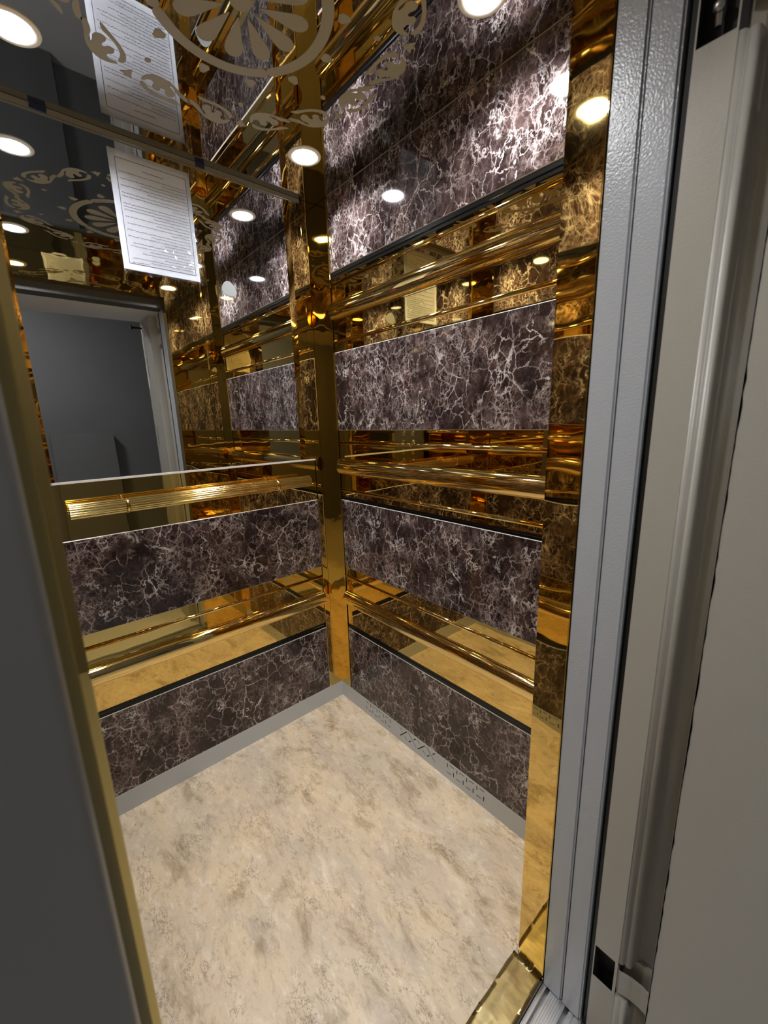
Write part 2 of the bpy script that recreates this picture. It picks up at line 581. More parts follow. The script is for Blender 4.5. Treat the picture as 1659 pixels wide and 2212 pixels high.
def slot(p, q, w=0.0040):
    (a, b), (c, d) = p, q
    L = math.hypot(c - a, d - b)
    nx, nz = -(d - b) / L * w / 2, (c - a) / L * w / 2
    return [(a + nx, b + nz), (c + nx, d + nz), (c - nx, d - nz), (a - nx, b - nz)]
slots = []
for k in range(4):
    o = 0.0432 * k
    slots += [slot((0.188 + o, 0.0625), (0.208 + o, 0.0625)), slot((0.2205 + o, 0.0665), (0.2205 + o, 0.0470)),
              slot((0.1912 + o, 0.0430), (0.1912 + o, 0.0233)), slot((0.203 + o, 0.0260), (0.223 + o, 0.0260))]
    o = 0.0436 * k
    slots += [slot((0.665 + o, 0.0675), (0.665 + o, 0.0485)), slot((0.6755 + o, 0.0645), (0.6960 + o, 0.0645)),
              slot((0.662 + o, 0.0282), (0.6825 + o, 0.0282)), slot((0.6935 + o, 0.0448), (0.6935 + o, 0.0250))]
for p, q in (((0.4101, 0.0663), (0.4255, 0.0518)), ((0.4105, 0.0245), (0.4523, 0.0673)), ((0.4378, 0.0393), (0.4529, 0.0251)),
             ((0.4606, 0.0251), (0.4755, 0.0389)), ((0.4609, 0.0677), (0.5041, 0.0251)), ((0.4895, 0.0534), (0.5039, 0.0667)),
             ((0.5121, 0.0671), (0.5263, 0.0533)), ((0.5115, 0.0250), (0.5520, 0.0666)), ((0.5390, 0.0399), (0.5545, 0.0260)),
             ((0.5615, 0.0260), (0.5760, 0.0397)), ((0.5618, 0.0671), (0.6045, 0.0264)), ((0.5905, 0.0539), (0.6045, 0.0670))):
    slots.append(slot(p, q, 0.0040))
def vented(place, name, label):
    b = flat_shape([[(0.004, 0), (D, 0), (D, SKIRT), (0.004, SKIRT)]] + slots, 0.0006)
    remap(b, lambda x, y, z: place(x, 0.0034 + z, y))
    n0 = len(b.faces)
    fs = set(b.faces)
    vs = [place(u, d, z) for u, d, z in ((0.004, -0.004, 0.004), (D, 0.0026, SKIRT - 0.002))]
    box(b, min(vs[0][0], vs[1][0]), max(vs[0][0], vs[1][0]), min(vs[0][1], vs[1][1]), max(vs[0][1], vs[1][1]), 0.004, SKIRT - 0.002, 1)  # black backing paints the shade inside the vent slots
    return struct(name, b, [M['skirt'], M['slot']], label, 'baseboard')
vented(WR, 'baseboard_right', 'satin aluminium skirting of the right wall pierced with vent slots')
vented(WLF, 'baseboard_left', 'pierced aluminium skirting of the left wall seen only in reflections')

# ================================================================== MARBLE PANELS
def marble_panel(place, u0, u1, z0, z1, label, group):
    b = bmesh.new()
    e = 0.0016
    def pl(u, d, z): return b.verts.new(place(u, d, z))
    back = [pl(u0, -0.006, z0), pl(u1, -0.006, z0), pl(u1, -0.006, z1), pl(u0, -0.006, z1)]
    side = [pl(u0, 0.0015, z0), pl(u1, 0.0015, z0), pl(u1, 0.0015, z1), pl(u0, 0.0015, z1)]
    fr = [pl(u0 + e, 0.003, z0 + e), pl(u1 - e, 0.003, z0 + e), pl(u1 - e, 0.003, z1 - e), pl(u0 + e, 0.003, z1 - e)]
    b.faces.new(fr); b.faces.new(list(reversed(back)))
    for i in range(4):
        j = (i + 1) % 4
        b.faces.new((back[i], back[j], side[j], side[i])).material_index = 1
        b.faces.new((side[i], side[j], fr[j], fr[i])).material_index = 1
    o = link_mesh('marble_panel', b, [M['marble'], M['edge']])
    return tag(o, label, 'wall panel', group)
uR0, uR1 = LEG + 0.004, D - LEG - 0.004
uB0, uB1 = LEG + 0.0, W - LEG
for place, side in ((WR, 'right'), (WLF, 'left')):
    g = 'marble panels of the %s wall' % side
    tail = 'on the right wall' if side == 'right' else 'on the left wall, seen only mirrored'
    for (a, c, txt) in ((SKIRT, Z1, 'bottom dark veined marble panel above the skirting'),
                        (Z2, Z3, 'second dark veined marble panel from the floor'),
                        (Z4, Z5, 'third dark veined marble panel from the floor'),
                        (Z6, H - 0.001, 'topmost dark veined marble panel under the ceiling')):
        marble_panel(place, uR0, uR1, a, c, txt + ' ' + tail, g)
marble_panel(WB, uB0, uB1, SKIRT, Z1, 'bottom dark veined marble panel above the plain skirting on the back wall', 'marble panels of the back wall')
marble_panel(WB, uB0, uB1, Z2, Z3, 'dark veined marble panel below the handrail on the back wall', 'marble panels of the back wall')

# ================================================================== GOLD BANDS
def arc(z0, z1, depth, n=14):
    zc, h = (z0 + z1) / 2, (z1 - z0) / 2
    return [(depth * math.sin(math.pi * k / n), zc - h * math.cos(math.pi * k / n)) for k in range(n + 1)]

def gold_band(place, u0, u1, z0, z1, label, group, bulge, ridges, blacks):
    mid = place((u0 + u1) / 2, 0, z0)
    t = thing('gold_band', label, 'wall panel', mid, group)
    b = bmesh.new()
    prism(b, [(-0.006, z0), (-0.006, z1), (0, z1), (0, z0)], u0, u1, lambda d, z, u: place(u, d, z))
    link_mesh('mirror_sheet', b, M['gold_band'], t)
    b = bmesh.new()
    pr = [(0.0, bulge[0] - 0.004), (0.0025, bulge[0] - 0.004), (0.0025, bulge[0])]
    pr += [(0.0025 + d, z) for d, z in arc(bulge[0], bulge[1], 0.020)[1:-1]]
    pr += [(0.0025, bulge[1]), (0.0025, bulge[1] + 0.004), (0.0, bulge[1] + 0.004)]
    A = [b.verts.new(place(u0, d, z)) for d, z in pr]
    B = [b.verts.new(place(u1, d, z)) for d, z in pr]
    n = len(pr)
    for i in range(n - 1):
        f = b.faces.new((A[i], A[i + 1], B[i + 1], B[i])); f.smooth = 2 <= i < n - 3
    b.faces.new(A); b.faces.new(list(reversed(B)))
    for e in b.edges:
        if len(e.link_faces) == 2 and (not e.link_faces[0].smooth or not e.link_faces[1].smooth):
            e.smooth = False
    link_mesh('half_round_molding', b, M['gold_round'], t)
    for r in ridges:
        b = bmesh.new()
        pr = arc(r - 0.0068, r + 0.0068, 0.0065, 10)
        prism(b, pr, u0, u1, lambda d, z, u: place(u, d, z), smooth=True)
        for f in b.faces:
            if len(f.verts) > 4: f.smooth = False
        for e in b.edges:
            if len(e.link_faces) == 2 and e.calc_face_angle(0) > 0.7: e.smooth = False
        link_mesh('ridge_molding', b, M['gold_round'], t)
    for a, c in blacks:
        b = bmesh.new()
        pr = [(0.0, a), (0.0008, a), (0.0008, a + 0.4 * (c - a)), (0.0030, a + 0.46 * (c - a)), (0.0030, a + 0.58 * (c - a)), (0.0008, a + 0.64 * (c - a)), (0.0008, c), (0.0, c)]
        prism(b, pr, u0, u1, lambda d, z, u: place(u, d, z))
        o = link_mesh('edge_strip', b, M['black_gloss'], t)
        o['label'] = 'black edge strip'
    return t

for place, side in ((WR, 'right'), (WLF, 'left')):
    g = 'gold bands of the %s wall' % side
    tail = 'on the right wall' if side == 'right' else 'on the left wall, seen only mirrored'
    gold_band(place, uR0, uR1, Z1, Z2, 'low gold band above the bottom marble ' + tail, g,
              (0.500, 0.562), (0.6325,), ((Z1, Z1 + 0.023),))
    gold_band(place, uR0, uR1, Z3, Z4, 'middle gold band at handrail height ' + tail, g,
              (1.088, 1.150), (1.215, 1.0195), ((Z3, Z3 + 0.015),))
    gold_band(place, uR0, uR1, Z5, Z6, 'high gold band under the top marble ' + tail, g,
              (1.682, 1.742), (1.806, 1.600), ((Z6 - 0.024, Z6),))
gold_band(WB, uB0, uB1, Z1, Z2, 'low gold band with half round molding on the back wall', 'gold bands of the back wall',
          (0.500, 0.562), (0.6300,), ((Z1, Z1 + 0.023),))
bm = bmesh.new(); prism(bm, [(-0.006, Z3), (-0.006, ZM - 0.003), (0, ZM - 0.003), (0, Z3)], uB0, uB1, lambda d, z, u: WB(u, d, z))
tag(link_mesh('wall_cladding', bm, M['gold_band']), 'smooth gold mirror panel behind the handrail under the mirror', 'wall panel')

# ================================================================== CORNER COLUMNS
def column(cx, cy, sx, sy, label):
    """L profile; sx, sy point from the corner into the cabin"""
    t, l, r = 0.0060, LEG, 0.0016
    pts = [(0, 0), (l, 0), (l, t - r), (l - r * 0.3, t - r * 0.3), (l - r, t), (t, t), (t, l - r), (t - r * 0.3, l - r * 0.3), (t - r, l), (0, l)]
    b = bmesh.new()
    prism(b, pts, 0.0765 if True else 0, H - 0.001, lambda a, c, z: (cx + sx * a, cy + sy * c, z))
    th = thing('corner_column', label, 'corner trim', (cx + sx * 0.03, cy + sy * 0.03, 0.0765), 'gold corner columns')
    link_mesh('angle_sheet', b, M['gold'], th)
    for (a0, a1, c0, c1) in ((l - 0.004, l + 0.0012, t - 0.001, t + 0.0012), (t - 0.001, t + 0.0012, l - 0.004, l + 0.0012)):
        b = bmesh.new()
        x = sorted((cx + sx * a0, cx + sx * a1)); y = sorted((cy + sy * c0, cy + sy * c1))
        box(b, x[0], x[1], y[0], y[1], 0.0765, H - 0.001)
        bmesh.ops.bevel(b, geom=[e for e in b.edges if abs(e.verts[0].co.z - e.verts[1].co.z) > 0.5], offset=0.0009, segments=2, affect='EDGES')
        link_mesh('rounded_edge', b, M['gold_round'], th)
column(0.002, 0.002, -1, -1, 'gold mirror corner column where back and right walls meet')
column(-W - 0.002, 0.002, 1, -1, 'gold mirror corner column at the left end of the mirror')
column(0.002, -D - 0.000, -1, 1, 'gold front corner column of the right wall, seen in the mirror')
column(-W - 0.002, -D - 0.000, 1, 1, 'gold front corner column of the left wall, seen only in reflections')

# ================================================================== MIRROR
mr = thing('wall_mirror', 'large silver mirror above the handrail on the back wall', 'mirror', (-0.5375, 0.0, ZM - 0.003))
bm = bmesh.new(); box(bm, -0.935, -0.140, 0.0, 0.006, ZM + 0.003, TRIMZ - 0.0005)
link_mesh('glass', bm, M['mirror'], mr)
for x0, x1, x2 in ((-0.140, -0.118, -LEG), (-0.935, -0.950, -W + LEG)):
    bm = bmesh.new()
    prism(bm, [(x0, 0.006), (x0, -0.0002), (x1, -0.0045), (x2, -0.0045), (x2, 0.006)], ZM + 0.003, TRIMZ - 0.0005, lambda a, c, z: (a, c, z))
    o = link_mesh('side_strip', bm, M['gold'], mr); o['label'] = 'bevelled gold side strip'
bm = bmesh.new(); box(bm, -W + LEG, -LEG, -0.0055, 0.006, ZM - 0.003, ZM + 0.003)
o = link_mesh('bottom_strip', bm, M['edge'], mr); o['label'] = 'bright metal bottom strip'

# ================================================================== HANDRAIL
hr = thing('handrail', 'fluted gold tube handrail below the mirror on the back wall', 'handrail', (-0.5265, -0.05, 1.048))
RX0, RX1, RY, RZ, RR = -0.918, -0.137, -0.050, 1.070, 0.0215
bm = bmesh.new()
n = 252
prof = []
for k in range(n):
    a = 2 * math.pi * k / n
    r = RR - 0.0026 * (0.5 + 0.5 * math.cos(18 * a)) ** 2.0
    prof.append((r * math.cos(a), r * math.sin(a)))
prism(bm, prof, RX0, RX1, lambda a, c, x: (x, RY + a, RZ + c), smooth=True)
for f in bm.faces:
    if len(f.verts) > 4:
        f.smooth = False
for e in bm.edges:
    if any(len(f.verts) > 4 for f in e.link_faces):
        e.smooth = False
link_mesh('fluted_tube', bm, M['gold_rail'], hr)
for x in (-0.776, -0.280):
    b = bmesh.new()
    lathe(b, [(RR - 0.002, -0.0055), (RR + 0.0012, -0.005), (RR + 0.0018, 0.0), (RR + 0.0012, 0.005), (RR - 0.002, 0.0055)], 48, lambda p, q, h: (x + h, RY + p, RZ + q))
    link_mesh('ring_clamp', b, M['gold_round'], hr)
    b = bmesh.new()
    lathe(b, [(0.016, 0.0), (0.016, 0.003), (0.008, 0.005), (0.007, 0.03)], 28, lambda p, q, h: (x + p, -0.0002 - h, RZ + q))
    link_mesh('wall_bracket', b, M['gold_round'], hr)

# ================================================================== NOTICE ON THE MIRROR
nx0, nx1, nz0, nz1 = -0.678, -0.463, 1.7545, 2.061
nt_ = thing('paper_notice', 'white printed paper notice taped to the upper part of the mirror', 'notice', ((nx0 + nx1) / 2, -0.0008, nz0))
bm = bmesh.new()
NX, NZ = 10, 14
for side_d in (0.0003, 0.0009):
    pass
grid = [[bm.verts.new((nx0 + (nx1 - nx0) * i / NX, -0.0009 - 0.0006 * (0.5 + 0.5 * math.sin(3.1 * i / NX + 4 * j / NZ)), nz0 + (nz1 - nz0) * j / NZ)) for i in range(NX + 1)] for j in range(NZ + 1)]
for j in range(NZ):
    for i in range(NX):
        bm.faces.new((grid[j][i], grid[j][i + 1], grid[j + 1][i + 1], grid[j + 1][i])).smooth = True
bmesh.ops.solidify(bm, geom=bm.faces[:], thickness=0.0003)
link_mesh('sheet', bm, M['paper'], nt_)
def pz(f): return nz1 - f * (nz1 - nz0)
YI = -0.0021
bm = bmesh.new()
bx0, bx1, bz0, bz1, bw = nx0 + 0.0155, nx1 - 0.0115, pz(0.945), pz(0.062), 0.0010
for q in ((bx0, bx1, bz1 - bw, bz1), (bx0, bx1, bz0, bz0 + bw), (bx0, bx0 + bw, bz0 + bw, bz1 - bw), (bx1 - bw, bx1, bz0 + bw, bz1 - bw)):
    box(bm, q[0], q[1], YI, YI + 0.0001, q[2], q[3])
link_mesh('printed_border', bm, M['ink'], nt_)
bm = bmesh.new()
rnd = random.Random(11)
def stroke(pts, w):
    L = len(pts)
    prev = None
    for i in range(L):
        a = pts[max(0, i - 1)]; c = pts[min(L - 1, i + 1)]
        dx, dz = c[0] - a[0], c[1] - a[1]
        l = math.hypot(dx, dz) or 1
        ox, oz = -dz / l * w / 2, dx / l * w / 2
        cur = (bm.verts.new((pts[i][0] + ox, YI, pts[i][1] + oz)), bm.verts.new((pts[i][0] - ox, YI, pts[i][1] - oz)))
        if prev:
            bm.faces.new((prev[0], cur[0], cur[1], prev[1]))
        prev = cur
def word(x, z, w, s=1.0, wt=0.00080):
    n = max(3, int(w / 0.0011 / s))
    pts = []
    for i in range(n + 1):
        h = rnd.choice((0, 0, 0.0004, 0.0009, 0.0019, -0.0006)) * s
        pts.append((x + w * i / n, z + h))
    stroke(pts, wt * s)
    for _ in range(rnd.randint(0, 2)):
        px, pz_ = x + rnd.random() * w, z + rnd.choice((0.0022, -0.0012)) * s
        stroke([(px, pz_), (px + 0.0006 * s, pz_)], 0.0006 * s)
def line(z, xl, xr, s=1.0, wt=0.00080):
    x = xl
    while x < xr - 0.002:
        w = min(rnd.uniform(0.003, 0.0105) * s, xr - x)
        word(x, z, w, s, wt)
        x += w + rnd.uniform(0.0009, 0.0018)
tl, tr_ = bx0 + 0.007, bx1 - 0.004
line(pz(0.125), (tl + tr_) / 2 - 0.028, (tl + tr_) / 2 + 0.028, 1.25, 0.0008)
rows = [(0.172, 0), (0.198, .62), (0.228, 0), (0.254, .30), (0.284, 0), (0.310, .38), (0.345, 0), (0.372, 0), (0.398, .75), (0.432, 0), (0.458, 0),
        (0.484, 0), (0.510, .42), (0.540, 0), (0.566, .45), (0.596, .02), (0.622, .68), (0.652, 0), (0.678, .35), (0.706, 0), (0.732, .55),
        (0.760, .06), (0.788, .02), (0.814, .30), (0.842, .18), (0.866, .52), (0.892, .03), (0.914, .30)]
for f, cut in rows:
    line(pz(f), tl + cut * (tr_ - tl), tr_)
line(pz(0.932), tl + 0.002, tl + 0.048, 1.0)
link_mesh('printed_text', bm, M['ink'], nt_)
# crumpled clear tape along the lower edge and right side
bm = bmesh.new()
def tape_patch(x0, x1, z0, z1, nx, nz, amp, jag):
    g = []
    for j in range(nz + 1):
        row = []
        for i in range(nx + 1):
            x = x0 + (x1 - x0) * i / nx; z = z0 + (z1 - z0) * j / nz
            if i in (0, nx): x += rnd.uniform(-jag, jag)
            if j in (0, nz): z += rnd.uniform(-jag, jag)
            row.append(bm.verts.new((x + rnd.uniform(-.3, .3) * (x1 - x0) / nx, -0.0032 - rnd.random() * amp, z + rnd.uniform(-.3, .3) * (z1 - z0) / nz)))
        g.append(row)
    for j in range(nz):
        for i in range(nx):
            a, b_, c, d = g[j][i], g[j][i + 1], g[j + 1][i + 1], g[j + 1][i]
            if rnd.random() < .5:
                bm.faces.new((a, b_, c)); bm.faces.new((a, c, d))
            else:
                bm.faces.new((a, b_, d)); bm.faces.new((b_, c, d))
tape_patch(-0.600, -0.452, 1.7475, 1.850, 22, 15, 0.0020, 0.002)
tape_patch(-0.678, -0.600, 1.7445, 1.764, 16, 3, 0.0014, 0.0015)
tape_patch(-0.470, -0.4515, 1.850, 1.955, 3, 14, 0.0016, 0.0015)
o = link_mesh('clear_tape', bm, M['tape'], nt_); o['label'] = 'crumpled clear tape over the lower right edge'

# whitish cloudy patch right of the notice
sm_pts = smooth_loop([(-0.383, 1.772), (-0.366, 1.776), (-0.347, 1.757), (-0.343, 1.734), (-0.362, 1.727), (-0.390, 1.731), (-0.397, 1.749)], 2)
bm = bmesh.new(); prism(bm, sm_pts, -0.0012, -0.0003, lambda a, c, y: (a, y, c))
tag(link_mesh('mirror_patch', bm, M['cloudy_paint']), 'whitish cloudy patch on the mirror, right of the notice', 'sticker')

# blue tape bits on the ceiling trim
for x0, x1, lab in ((-0.838, -0.803, 'small blue tape bit on the grey ceiling trim nearer the left edge'),
                    (-0.440, -0.412, 'small blue tape bit on the grey ceiling trim right of the notice')):
    bm = bmesh.new()
    b0 = [(x0, 2.0875), (x1, 2.0865), (x1 + 0.001, 2.0985), (x0 + 0.001, 2.0985)]
    prism(bm, b0, -0.0046, -0.0040, lambda a, c, y: (a, y, c))
    tag(link_mesh('tape_piece', bm, M['blue']), lab, 'tape', 'blue tape pieces')

# ================================================================== CEILING SPOTS
def spot(x, y, label):
    t = thing('ceiling_spotlight', label, 'ceiling light', (x, y, H), 'recessed ceiling spotlights')
    b = bmesh.new()
    lathe(b, [(0.0375, -0.0002), (0.0500, -0.0002), (0.0490, -0.0022), (0.0440, -0.0040), (0.0385, -0.0035), (0.0375, -0.0012)], 48, lambda p, q, h: (x + p, y + q, H + h))
    bmesh.ops.delete(b, geom=[f for f in b.faces if len(f.verts) > 4], context='FACES_ONLY')
    link_mesh('trim_ring', b, M['ring'], t)
    b = bmesh.new()
    lathe(b, [(0.0374, -0.0003), (0.0374, -0.0022), (0.030, -0.0026)], 48, lambda p, q, h: (x + p, y + q, H + h))
    o = link_mesh('light_lens', b, M['lens'], t); o['label'] = 'glowing white lens'
    la = bpy.data.lights.new('spot_beam', 'AREA')
    la.shape = 'DISK'; la.size = 0.070; la.energy = SPOT_WATTS
    la.spread = math.radians(SPOT_SPREAD); la.color = (0.975, 0.98, 1.0)
    lo = bpy.data.objects.new('spot_beam', la)
    COL.objects.link(lo)
    lo.parent = t; lo.location = (0, 0, -0.0032)
spot(-0.187, -0.236, 'glowing ceiling spotlight nearest the back right corner column')
spot(-0.868, -0.238, 'glowing ceiling spotlight at the upper left edge of the photo')
spot(-0.175, -0.886, 'glowing ceiling spotlight above the right wall, cut by the top edge of the photo')
spot(-0.868, -0.886, 'glowing ceiling spotlight above the doorway on the left, seen in the mirror')

# ================================================================== FRONT OF THE CABIN
bm = bmesh.new(); box(bm, -RET, -0.0, YD, -D, 0.0, 1.985)
bmesh.ops.bevel(bm, geom=[e for e in bm.edges if abs(e.verts[0].co.z - e.verts[1].co.z) > 0.5 and e.verts[0].co.x < -0.1], offset=0.0014, segments=2, affect='EDGES')
tag(link_mesh('front_return', bm, M['gold']), 'tall gold mirror jamb on the right of the doorway beside the grey door leaves', 'door jamb')
bm = bmesh.new(); box(bm, -W, LJ, YD, -D, 0.0, 1.985)
bmesh.ops.bevel(bm, geom=[e for e in bm.edges if abs(e.verts[0].co.z - e.verts[1].co.z) > 0.5 and e.verts[0].co.x > -1.0], offset=0.002, segments=2, affect='EDGES')
tag(link_mesh('front_post', bm, M['brass']), 'dull brass door post, out of focus beside the dark grey frame at left', 'door jamb')
bm = bmesh.new(); box(bm, -W, 0.0, YD, -D, 1.985, H - 0.0005)
tag(link_mesh('door_header', bm, M['gold']), 'gold header above the doorway, seen in the mirror', 'door header')

for y0, y1, lab in ((-1.2265, -1.1845, 'inner grey sliding door leaf, next to the gold jamb'),
                    (-1.2690, -1.2295, 'outer grey sliding door leaf, next to the black gap')):
    bm = bmesh.new(); box(bm, -RET + 0.001, 0.22, y0, y1, -0.008, 1.938)
    es = [e for e in bm.edges if abs(e.verts[0].co.z - e.verts[1].co.z) > 0.5 and e.verts[0].co.x < -0.1]
    bmesh.ops.bevel(bm, geom=[e for e in es if e.verts[0].co.y < (y0 + y1) / 2], offset=0.0035, segments=4, affect='EDGES')
    es = [e for e in bm.edges if abs(e.verts[0].co.z - e.verts[1].co.z) > 0.5 and e.verts[0].co.x < -0.1 and e.verts[0].co.y > y1 - 0.001]
    bmesh.ops.bevel(bm, geom=es, offset=0.0012, segments=2, affect='EDGES')
    for f in bm.faces:
        nrm = f.normal
        f.smooth = False
    tag(link_mesh('elevator_door_leaf', bm, M['door']), lab, 'door', 'grey sliding door leaves')

# threshold film and sill
bm = bmesh.new()
NXs, NYs = 60, 8
g = []
rs = random.Random(5)
for j in range(NYs + 1):
    row = []
    for i in range(NXs + 1):
        x = LJ + 0.001 + (-RET - LJ - 0.0015) * i / NXs
        y = -1.107 - (1.1825 - 1.107) * j / NYs
        z = 0.0012 + 0.00025 * math.sin(i * .9 + j) + 0.0003 * rs.random() + (0.0012 if j == 3 else 0)
        if j == 0: y += 0.0008 * math.sin(i * 0.7) + rs.uniform(-0.0003, 0.0003); z = 0.0012
        row.append(bm.verts.new((x, y, z)))
    g.append(row)
for j in range(NYs):
    for i in range(NXs):
        bm.faces.new((g[j][i], g[j][i + 1], g[j + 1][i + 1], g[j + 1][i])).smooth = True
bmesh.ops.solidify(bm, geom=bm.faces[:], thickness=0.0008)
tag(link_mesh('threshold_strip', bm, M['gold_film']), 'crinkled gold threshold strip on the cabin floor edge', 'threshold')

bm = bmesh.new()
zs = -0.010
pts = [(-1.1835, -0.05), (-1.1835, zs), (-1.1925, zs), (-1.1925, zs - 0.014), (-1.2015, zs - 0.014), (-1.2015, zs)]
yy = -1.2015
for k in range(7):
    y2 = yy - 0.0048
    pts += [(y2 + 0.0008, zs), (y2 + 0.0004, zs - 0.0006), (y2, zs)]
    yy = y2
pts += [(-1.2370, zs), (-1.2370, zs - 0.014), (-1.2465, zs - 0.014), (-1.2465, zs), (-1.2560, zs), (-1.2560, zs - 0.002), (-1.2590, zs - 0.002), (-1.2590, zs), (-1.272, zs), (-1.272, -0.05)]
prism(bm, pts, -W, 0.24, lambda a, c, x: (x, a, c))
tag(link_mesh('door_sill', bm, M['alu']), 'worn aluminium door sill with two black guide grooves', 'door sill')
bm = bmesh.new(); box(bm, -W, 0.24, YD, -D + 0.010, -0.03, 0.0)
tag(link_mesh('floor_edge', bm, M['alu']), 'metal floor edge under the gold threshold strip', 'threshold')

# ================================================================== LANDING DOOR FRAME
fr = thing('landing_door_frame', 'painted warm grey landing door frame nearest the camera on both sides', 'door frame', (-0.63, -1.33, 0.0))
FT = 1.940
XJ = -RET
hole_lo = [(-1.2848, 0.154), (-1.2848, 0.236), (-1.3225, 0.236), (-1.3225, 0.154)]
hole_hi = [(-1.2848, 1.744), (-1.3255, 1.744), (-1.3255, 1.860), (-1.2848, 1.860)]
bm = flat_shape([[(-1.2830, -0.05), (-1.3275, -0.05), (-1.3275, FT), (-1.2830, FT)], hole_lo, hole_hi], 0.0006)
remap(bm, lambda x, y, z: (XJ + z + 0.0006, x, y))
link_mesh('jamb_face', bm, M['frame'], fr)
bm = bmesh.new()
prism(bm, [(-0.2685, -1.2830), (-0.16, -1.2830), (-0.16, -1.30), (-0.2440, -1.2850)], -0.05, FT, lambda a, c, z: (a, c, z))
link_mesh('jamb_return', bm, M['black'], fr)  # painted black for the shade deep in the door gap
bm = bmesh.new(); box(bm, -0.262, -0.16, -1.2832, -1.2745, -0.05, 1.94)  # black block put in for the shade between leaf and frame
link_mesh('gap_shade_block', bm, M['black'], fr)
bm = bmesh.new(); box(bm, -0.243, -0.240, -1.330, -1.2852, 0.10, 1.90)  # black sheet paints the darkness inside the frame cavity
o = link_mesh('cavity_shade', bm, M['black'], fr); o['label'] = 'black sheet painting the dark behind the cutouts'
def bead(c, r, a0, a1, n=8):
    return [(c[0] + r * math.cos(math.radians(a0 + (a1 - a0) * k / n)), c[1] + r * math.sin(math.radians(a0 + (a1 - a0) * k / n))) for k in range(n + 1)]
prof = [(-0.2400, -1.3275), (-0.2694, -1.3275)]
prof += bead((-0.2634, -1.3300), 0.0060, 160, 235)
prof += bead((-0.2590, -1.3415), 0.0062, 130, 260)
prof += [(-0.2480, -1.3500), (-0.2380, -1.3520), (-0.2330, -1.3600), (-0.2330, -1.3900), (-0.2200, -1.3900), (-0.2200, -1.3275)]
for z0, z1 in ((-0.05, 0.150), (0.240, 1.740), (1.862, FT)):
    bm = bmesh.new()
    prism(bm, prof, z0, z1, lambda a, c, z: (a, c, z), smooth=True)
    for f in bm.faces:
        if len(f.verts) > 4:
            f.smooth = False
    for e in bm.edges:
        if len(e.link_faces) == 2 and e.calc_face_angle(0) > 0.7:
            e.smooth = False
    link_mesh('stop_molding', bm, M['frame'], fr)
prof2 = [(a + 0.004, c) for a, c in prof]
for z0, z1 in ((0.150, 0.240), (1.740, 1.862)):
    bm = bmesh.new()
    box(bm, -0.2400, -0.2200, -1.390, -1.3275, z0, z1)
    link_mesh('recess_back', bm, M['frame'], fr)
for z0, z1 in ((0.160, 0.214), (1.776, 1.835)):
    bm = bmesh.new()
    path = [(-0.2560, -1.3265), (-0.2640, -1.3275), (-0.2665, -1.3310), (-0.2640, -1.3380), (-0.2600, -1.3520), (-0.2590, -1.3680), (-0.2620, -1.3855)]
    pin = [(a + 0.004, c + 0.0015) for a, c in path]
    prism(bm, path + list(reversed(pin)), z0, z1, lambda a, c, z: (a, c, z))
    link_mesh('strike_plate', bm, M['frame'], fr)
bm = bmesh.new()
lathe(bm, [(0.004, 0), (0.004, 0.05)], 14, lambda p, q, h: (-0.255 + p, -1.302 + q, 1.765 + h))
lathe(bm, [(0.003, 0), (0.0065, 0.004), (0.0065, 0.010), (0.003, 0.013)], 14, lambda p, q, h: (-0.258 + p, -1.302 + q, 1.778 + h))
o = link_mesh('lock_pin', bm, M['alu'], fr); o['label'] = 'metal lock pin inside the upper cutout'
# outer casing with reveal, to the right of the recess
bm = bmesh.new()
prism(bm, [(-0.2995, -1.3862), (-0.3000, -1.3872), (-0.3000, -1.6000), (0.05, -1.6000), (0.05, -1.3862)], -0.05, FT, lambda a, c, z: (a, c, z))
link_mesh('outer_casing', bm, M['frame'], fr)
bm = bmesh.new()
rc = random.Random(3)
L, R = [], []
for k in range(120):
    z = -0.05 + (FT + 0.05) * k / 119
    L.append(bm.verts.new((-0.3004, -1.3866, z)))
    w = 0.0006 + 0.0016 * rc.random() ** 3
    R.append(bm.verts.new((-0.3004, -1.3872 - w, z)))
for k in range(119):
    bm.faces.new((L[k], R[k], R[k + 1], L[k + 1]))
bmesh.ops.solidify(bm, geom=bm.faces[:], thickness=0.0004)
o = link_mesh('chipped_edge', bm, M['frame_chip'], fr); o['label'] = 'chipped pale edge of the casing'
# left stile close to the camera
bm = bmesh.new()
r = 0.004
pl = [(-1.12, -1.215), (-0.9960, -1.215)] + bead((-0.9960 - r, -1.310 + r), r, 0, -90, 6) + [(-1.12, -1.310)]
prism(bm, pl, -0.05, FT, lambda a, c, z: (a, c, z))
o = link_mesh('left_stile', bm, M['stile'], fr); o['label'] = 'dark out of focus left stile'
bm = bmesh.new(); box(bm, -1.12, 0.05, -1.386, -1.275, FT, 2.10)
o = link_mesh('head', bm, M['white_wall'], fr); o['label'] = 'pale head of the frame'
bm = bmesh.new(); box(bm, -W, 0.24, -1.272, YD - 0.0008, FT + 0.002, 2.10)
tag(link_mesh('door_track_cover', bm, M['cover']), 'dark grey door track cover over the doorway, seen in the mirror', 'track cover')

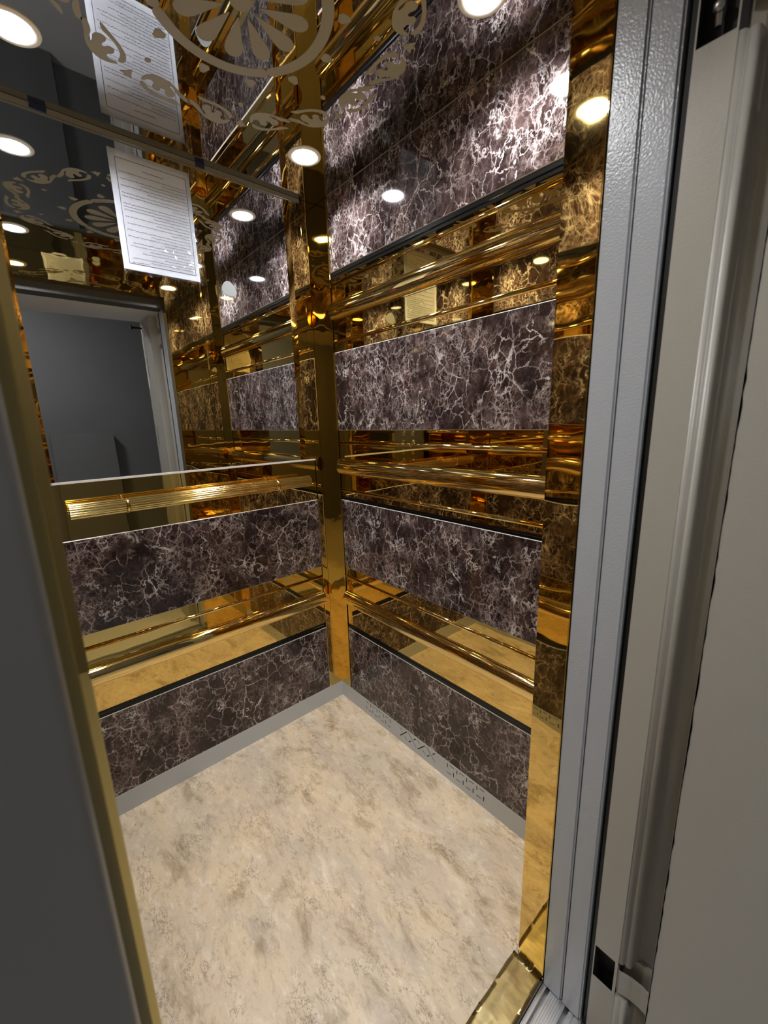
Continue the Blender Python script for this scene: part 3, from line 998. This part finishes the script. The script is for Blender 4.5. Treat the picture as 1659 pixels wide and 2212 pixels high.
# painted slot darkness and peeled wear on the reveal, seen in the mirror
for z0, z1 in ((1.600, 1.722), (1.180, 1.300)):
    bm = bmesh.new(); box(bm, -0.3004, -0.2990, -1.553, -1.546, z0, z1)  # black strip painted on for the dark inside a slot
    o = link_mesh('slot_shade_strip', bm, M['black'], fr); o['label'] = 'black strip painting the dark of a slot in the reveal'
pp = [(-1.5990, 1.905), (-1.5760, 1.905), (-1.5800, 1.850), (-1.5720, 1.790), (-1.5790, 1.760), (-1.5740, 1.640), (-1.5700, 1.545), (-1.5990, 1.545)]
bm = bmesh.new(); prism(bm, pp, -0.3006, -0.2995, lambda a, c, x: (x, a, c))
o = link_mesh('peeled_strip', bm, M['frame_chip'], fr); o['label'] = 'pale peeled strip on the reveal edge'

# ================================================================== CONTROL PANEL (left wall, visible in reflections only)
cp = thing('control_panel', 'brushed steel lift control panel with red display, seen only in reflections', 'control panel', (-W + 0.0245, -0.56, 0.90))
bm = bmesh.new(); box(bm, -W + 0.0245, -W + 0.036, -0.70, -0.42, 0.90, 1.72)
bmesh.ops.bevel(bm, geom=bm.edges[:], offset=0.002, segments=2, affect='EDGES')
link_mesh('face_plate', bm, M['cop'], cp)
for k in range(6):
    for c in range(2):
        b = bmesh.new()
        lathe(b, [(0.017, 0.0), (0.017, 0.002), (0.013, 0.004)], 24, lambda p, q, h: (-W + 0.0362 + h, -0.515 - 0.09 * c + p, 1.02 + 0.062 * k + q))
        link_mesh('call_button', b, M['chrome'], cp)
b = bmesh.new(); box(b, -W + 0.0362, -W + 0.0375, -0.63, -0.49, 1.50, 1.62)
dsp = link_mesh('display', b, M['black_gloss'], cp)
b = bmesh.new()
for (y0, y1, z0, z1) in ((-0.645, -0.615, 1.590, 1.596), (-0.651, -0.645, 1.562, 1.590), (-0.645, -0.615, 1.557, 1.563), (-0.615, -0.609, 1.530, 1.557), (-0.645, -0.615, 1.524, 1.530)):
    box(b, -W + 0.0375, -W + 0.0380, y0 + 0.07, y1 + 0.07, z0, z1)
link_mesh('lit_digit', b, M['red'], dsp)

# ================================================================== LANDING (seen in the mirror)
bm = bmesh.new(); box(bm, -2.4, 1.2, -3.35, -3.30, -0.02, 2.6)
struct('wall_landing', bm, M['grey_wall'], 'dark grey landing wall seen through the doorway in the mirror', 'wall')
bm = bmesh.new(); box(bm, -0.78, -0.30, -3.298, -3.20, -0.02, 1.25)
tag(link_mesh('meter_cabinet', bm, M['grey_wall']), 'low dark grey cabinet against the landing wall, seen in the mirror', 'cabinet')
bm = bmesh.new(); box(bm, -2.4, 1.2, -3.30, -1.273, -0.05, -0.02)
struct('floor_landing', bm, M['landing_floor'], 'grey landing floor outside the lift, out of view', 'floor')
bm = bmesh.new(); box(bm, -2.4, 1.2, -3.30, -1.60, 2.55, 2.6)
struct('ceiling_landing', bm, M['white_wall'], 'landing ceiling, out of view', 'ceiling')
bm = bmesh.new(); box(bm, -1.30, 0.25, -1.60, -1.386, FT, 2.55)
struct('wall_lintel', bm, M['white_wall'], 'pale plaster lintel over the landing door, seen in the mirror', 'wall')
bm = bmesh.new(); box(bm, 1.15, 1.2, -3.30, -1.64, -0.02, 2.55)
box(bm, -2.4, -2.35, -3.30, -1.64, -0.02, 2.55)
struct('wall_landing_sides', bm, M['grey_wall'], 'side walls of the landing, out of view', 'wall')
hk = bmesh.new()
lathe(hk, [(0.006, 0), (0.006, 0.05), (0.013, 0.052), (0.013, 0.062)], 16, lambda p, q, h: (-0.3008 - h, -1.575 + p, 1.900 + q))
tag(link_mesh('door_hook', hk, M['black']), 'small black bolt on the door reveal, seen in the mirror', 'bolt')
lm = thing('landing_fill_lamp', 'added fill lamp on the landing ceiling, out of view', 'ceiling light', (-1.2, -2.35, 2.55))  # added, unseen lamp that brightens the landing wall and door frame
bm = bmesh.new(); lathe(bm, [(0.17, 0.0), (0.17, -0.02), (0.16, -0.03)], 32, lambda p, q, h: (-1.2 + p, -2.35 + q, 2.549 + h))
link_mesh('fill_lamp_base', bm, M['ring'], lm)
bm = bmesh.new(); lathe(bm, [(0.155, -0.0305), (0.15, -0.05), (0.10, -0.065)], 32, lambda p, q, h: (-1.2 + p, -2.35 + q, 2.549 + h))
link_mesh('fill_lamp_shade', bm, M['lamp'], lm)
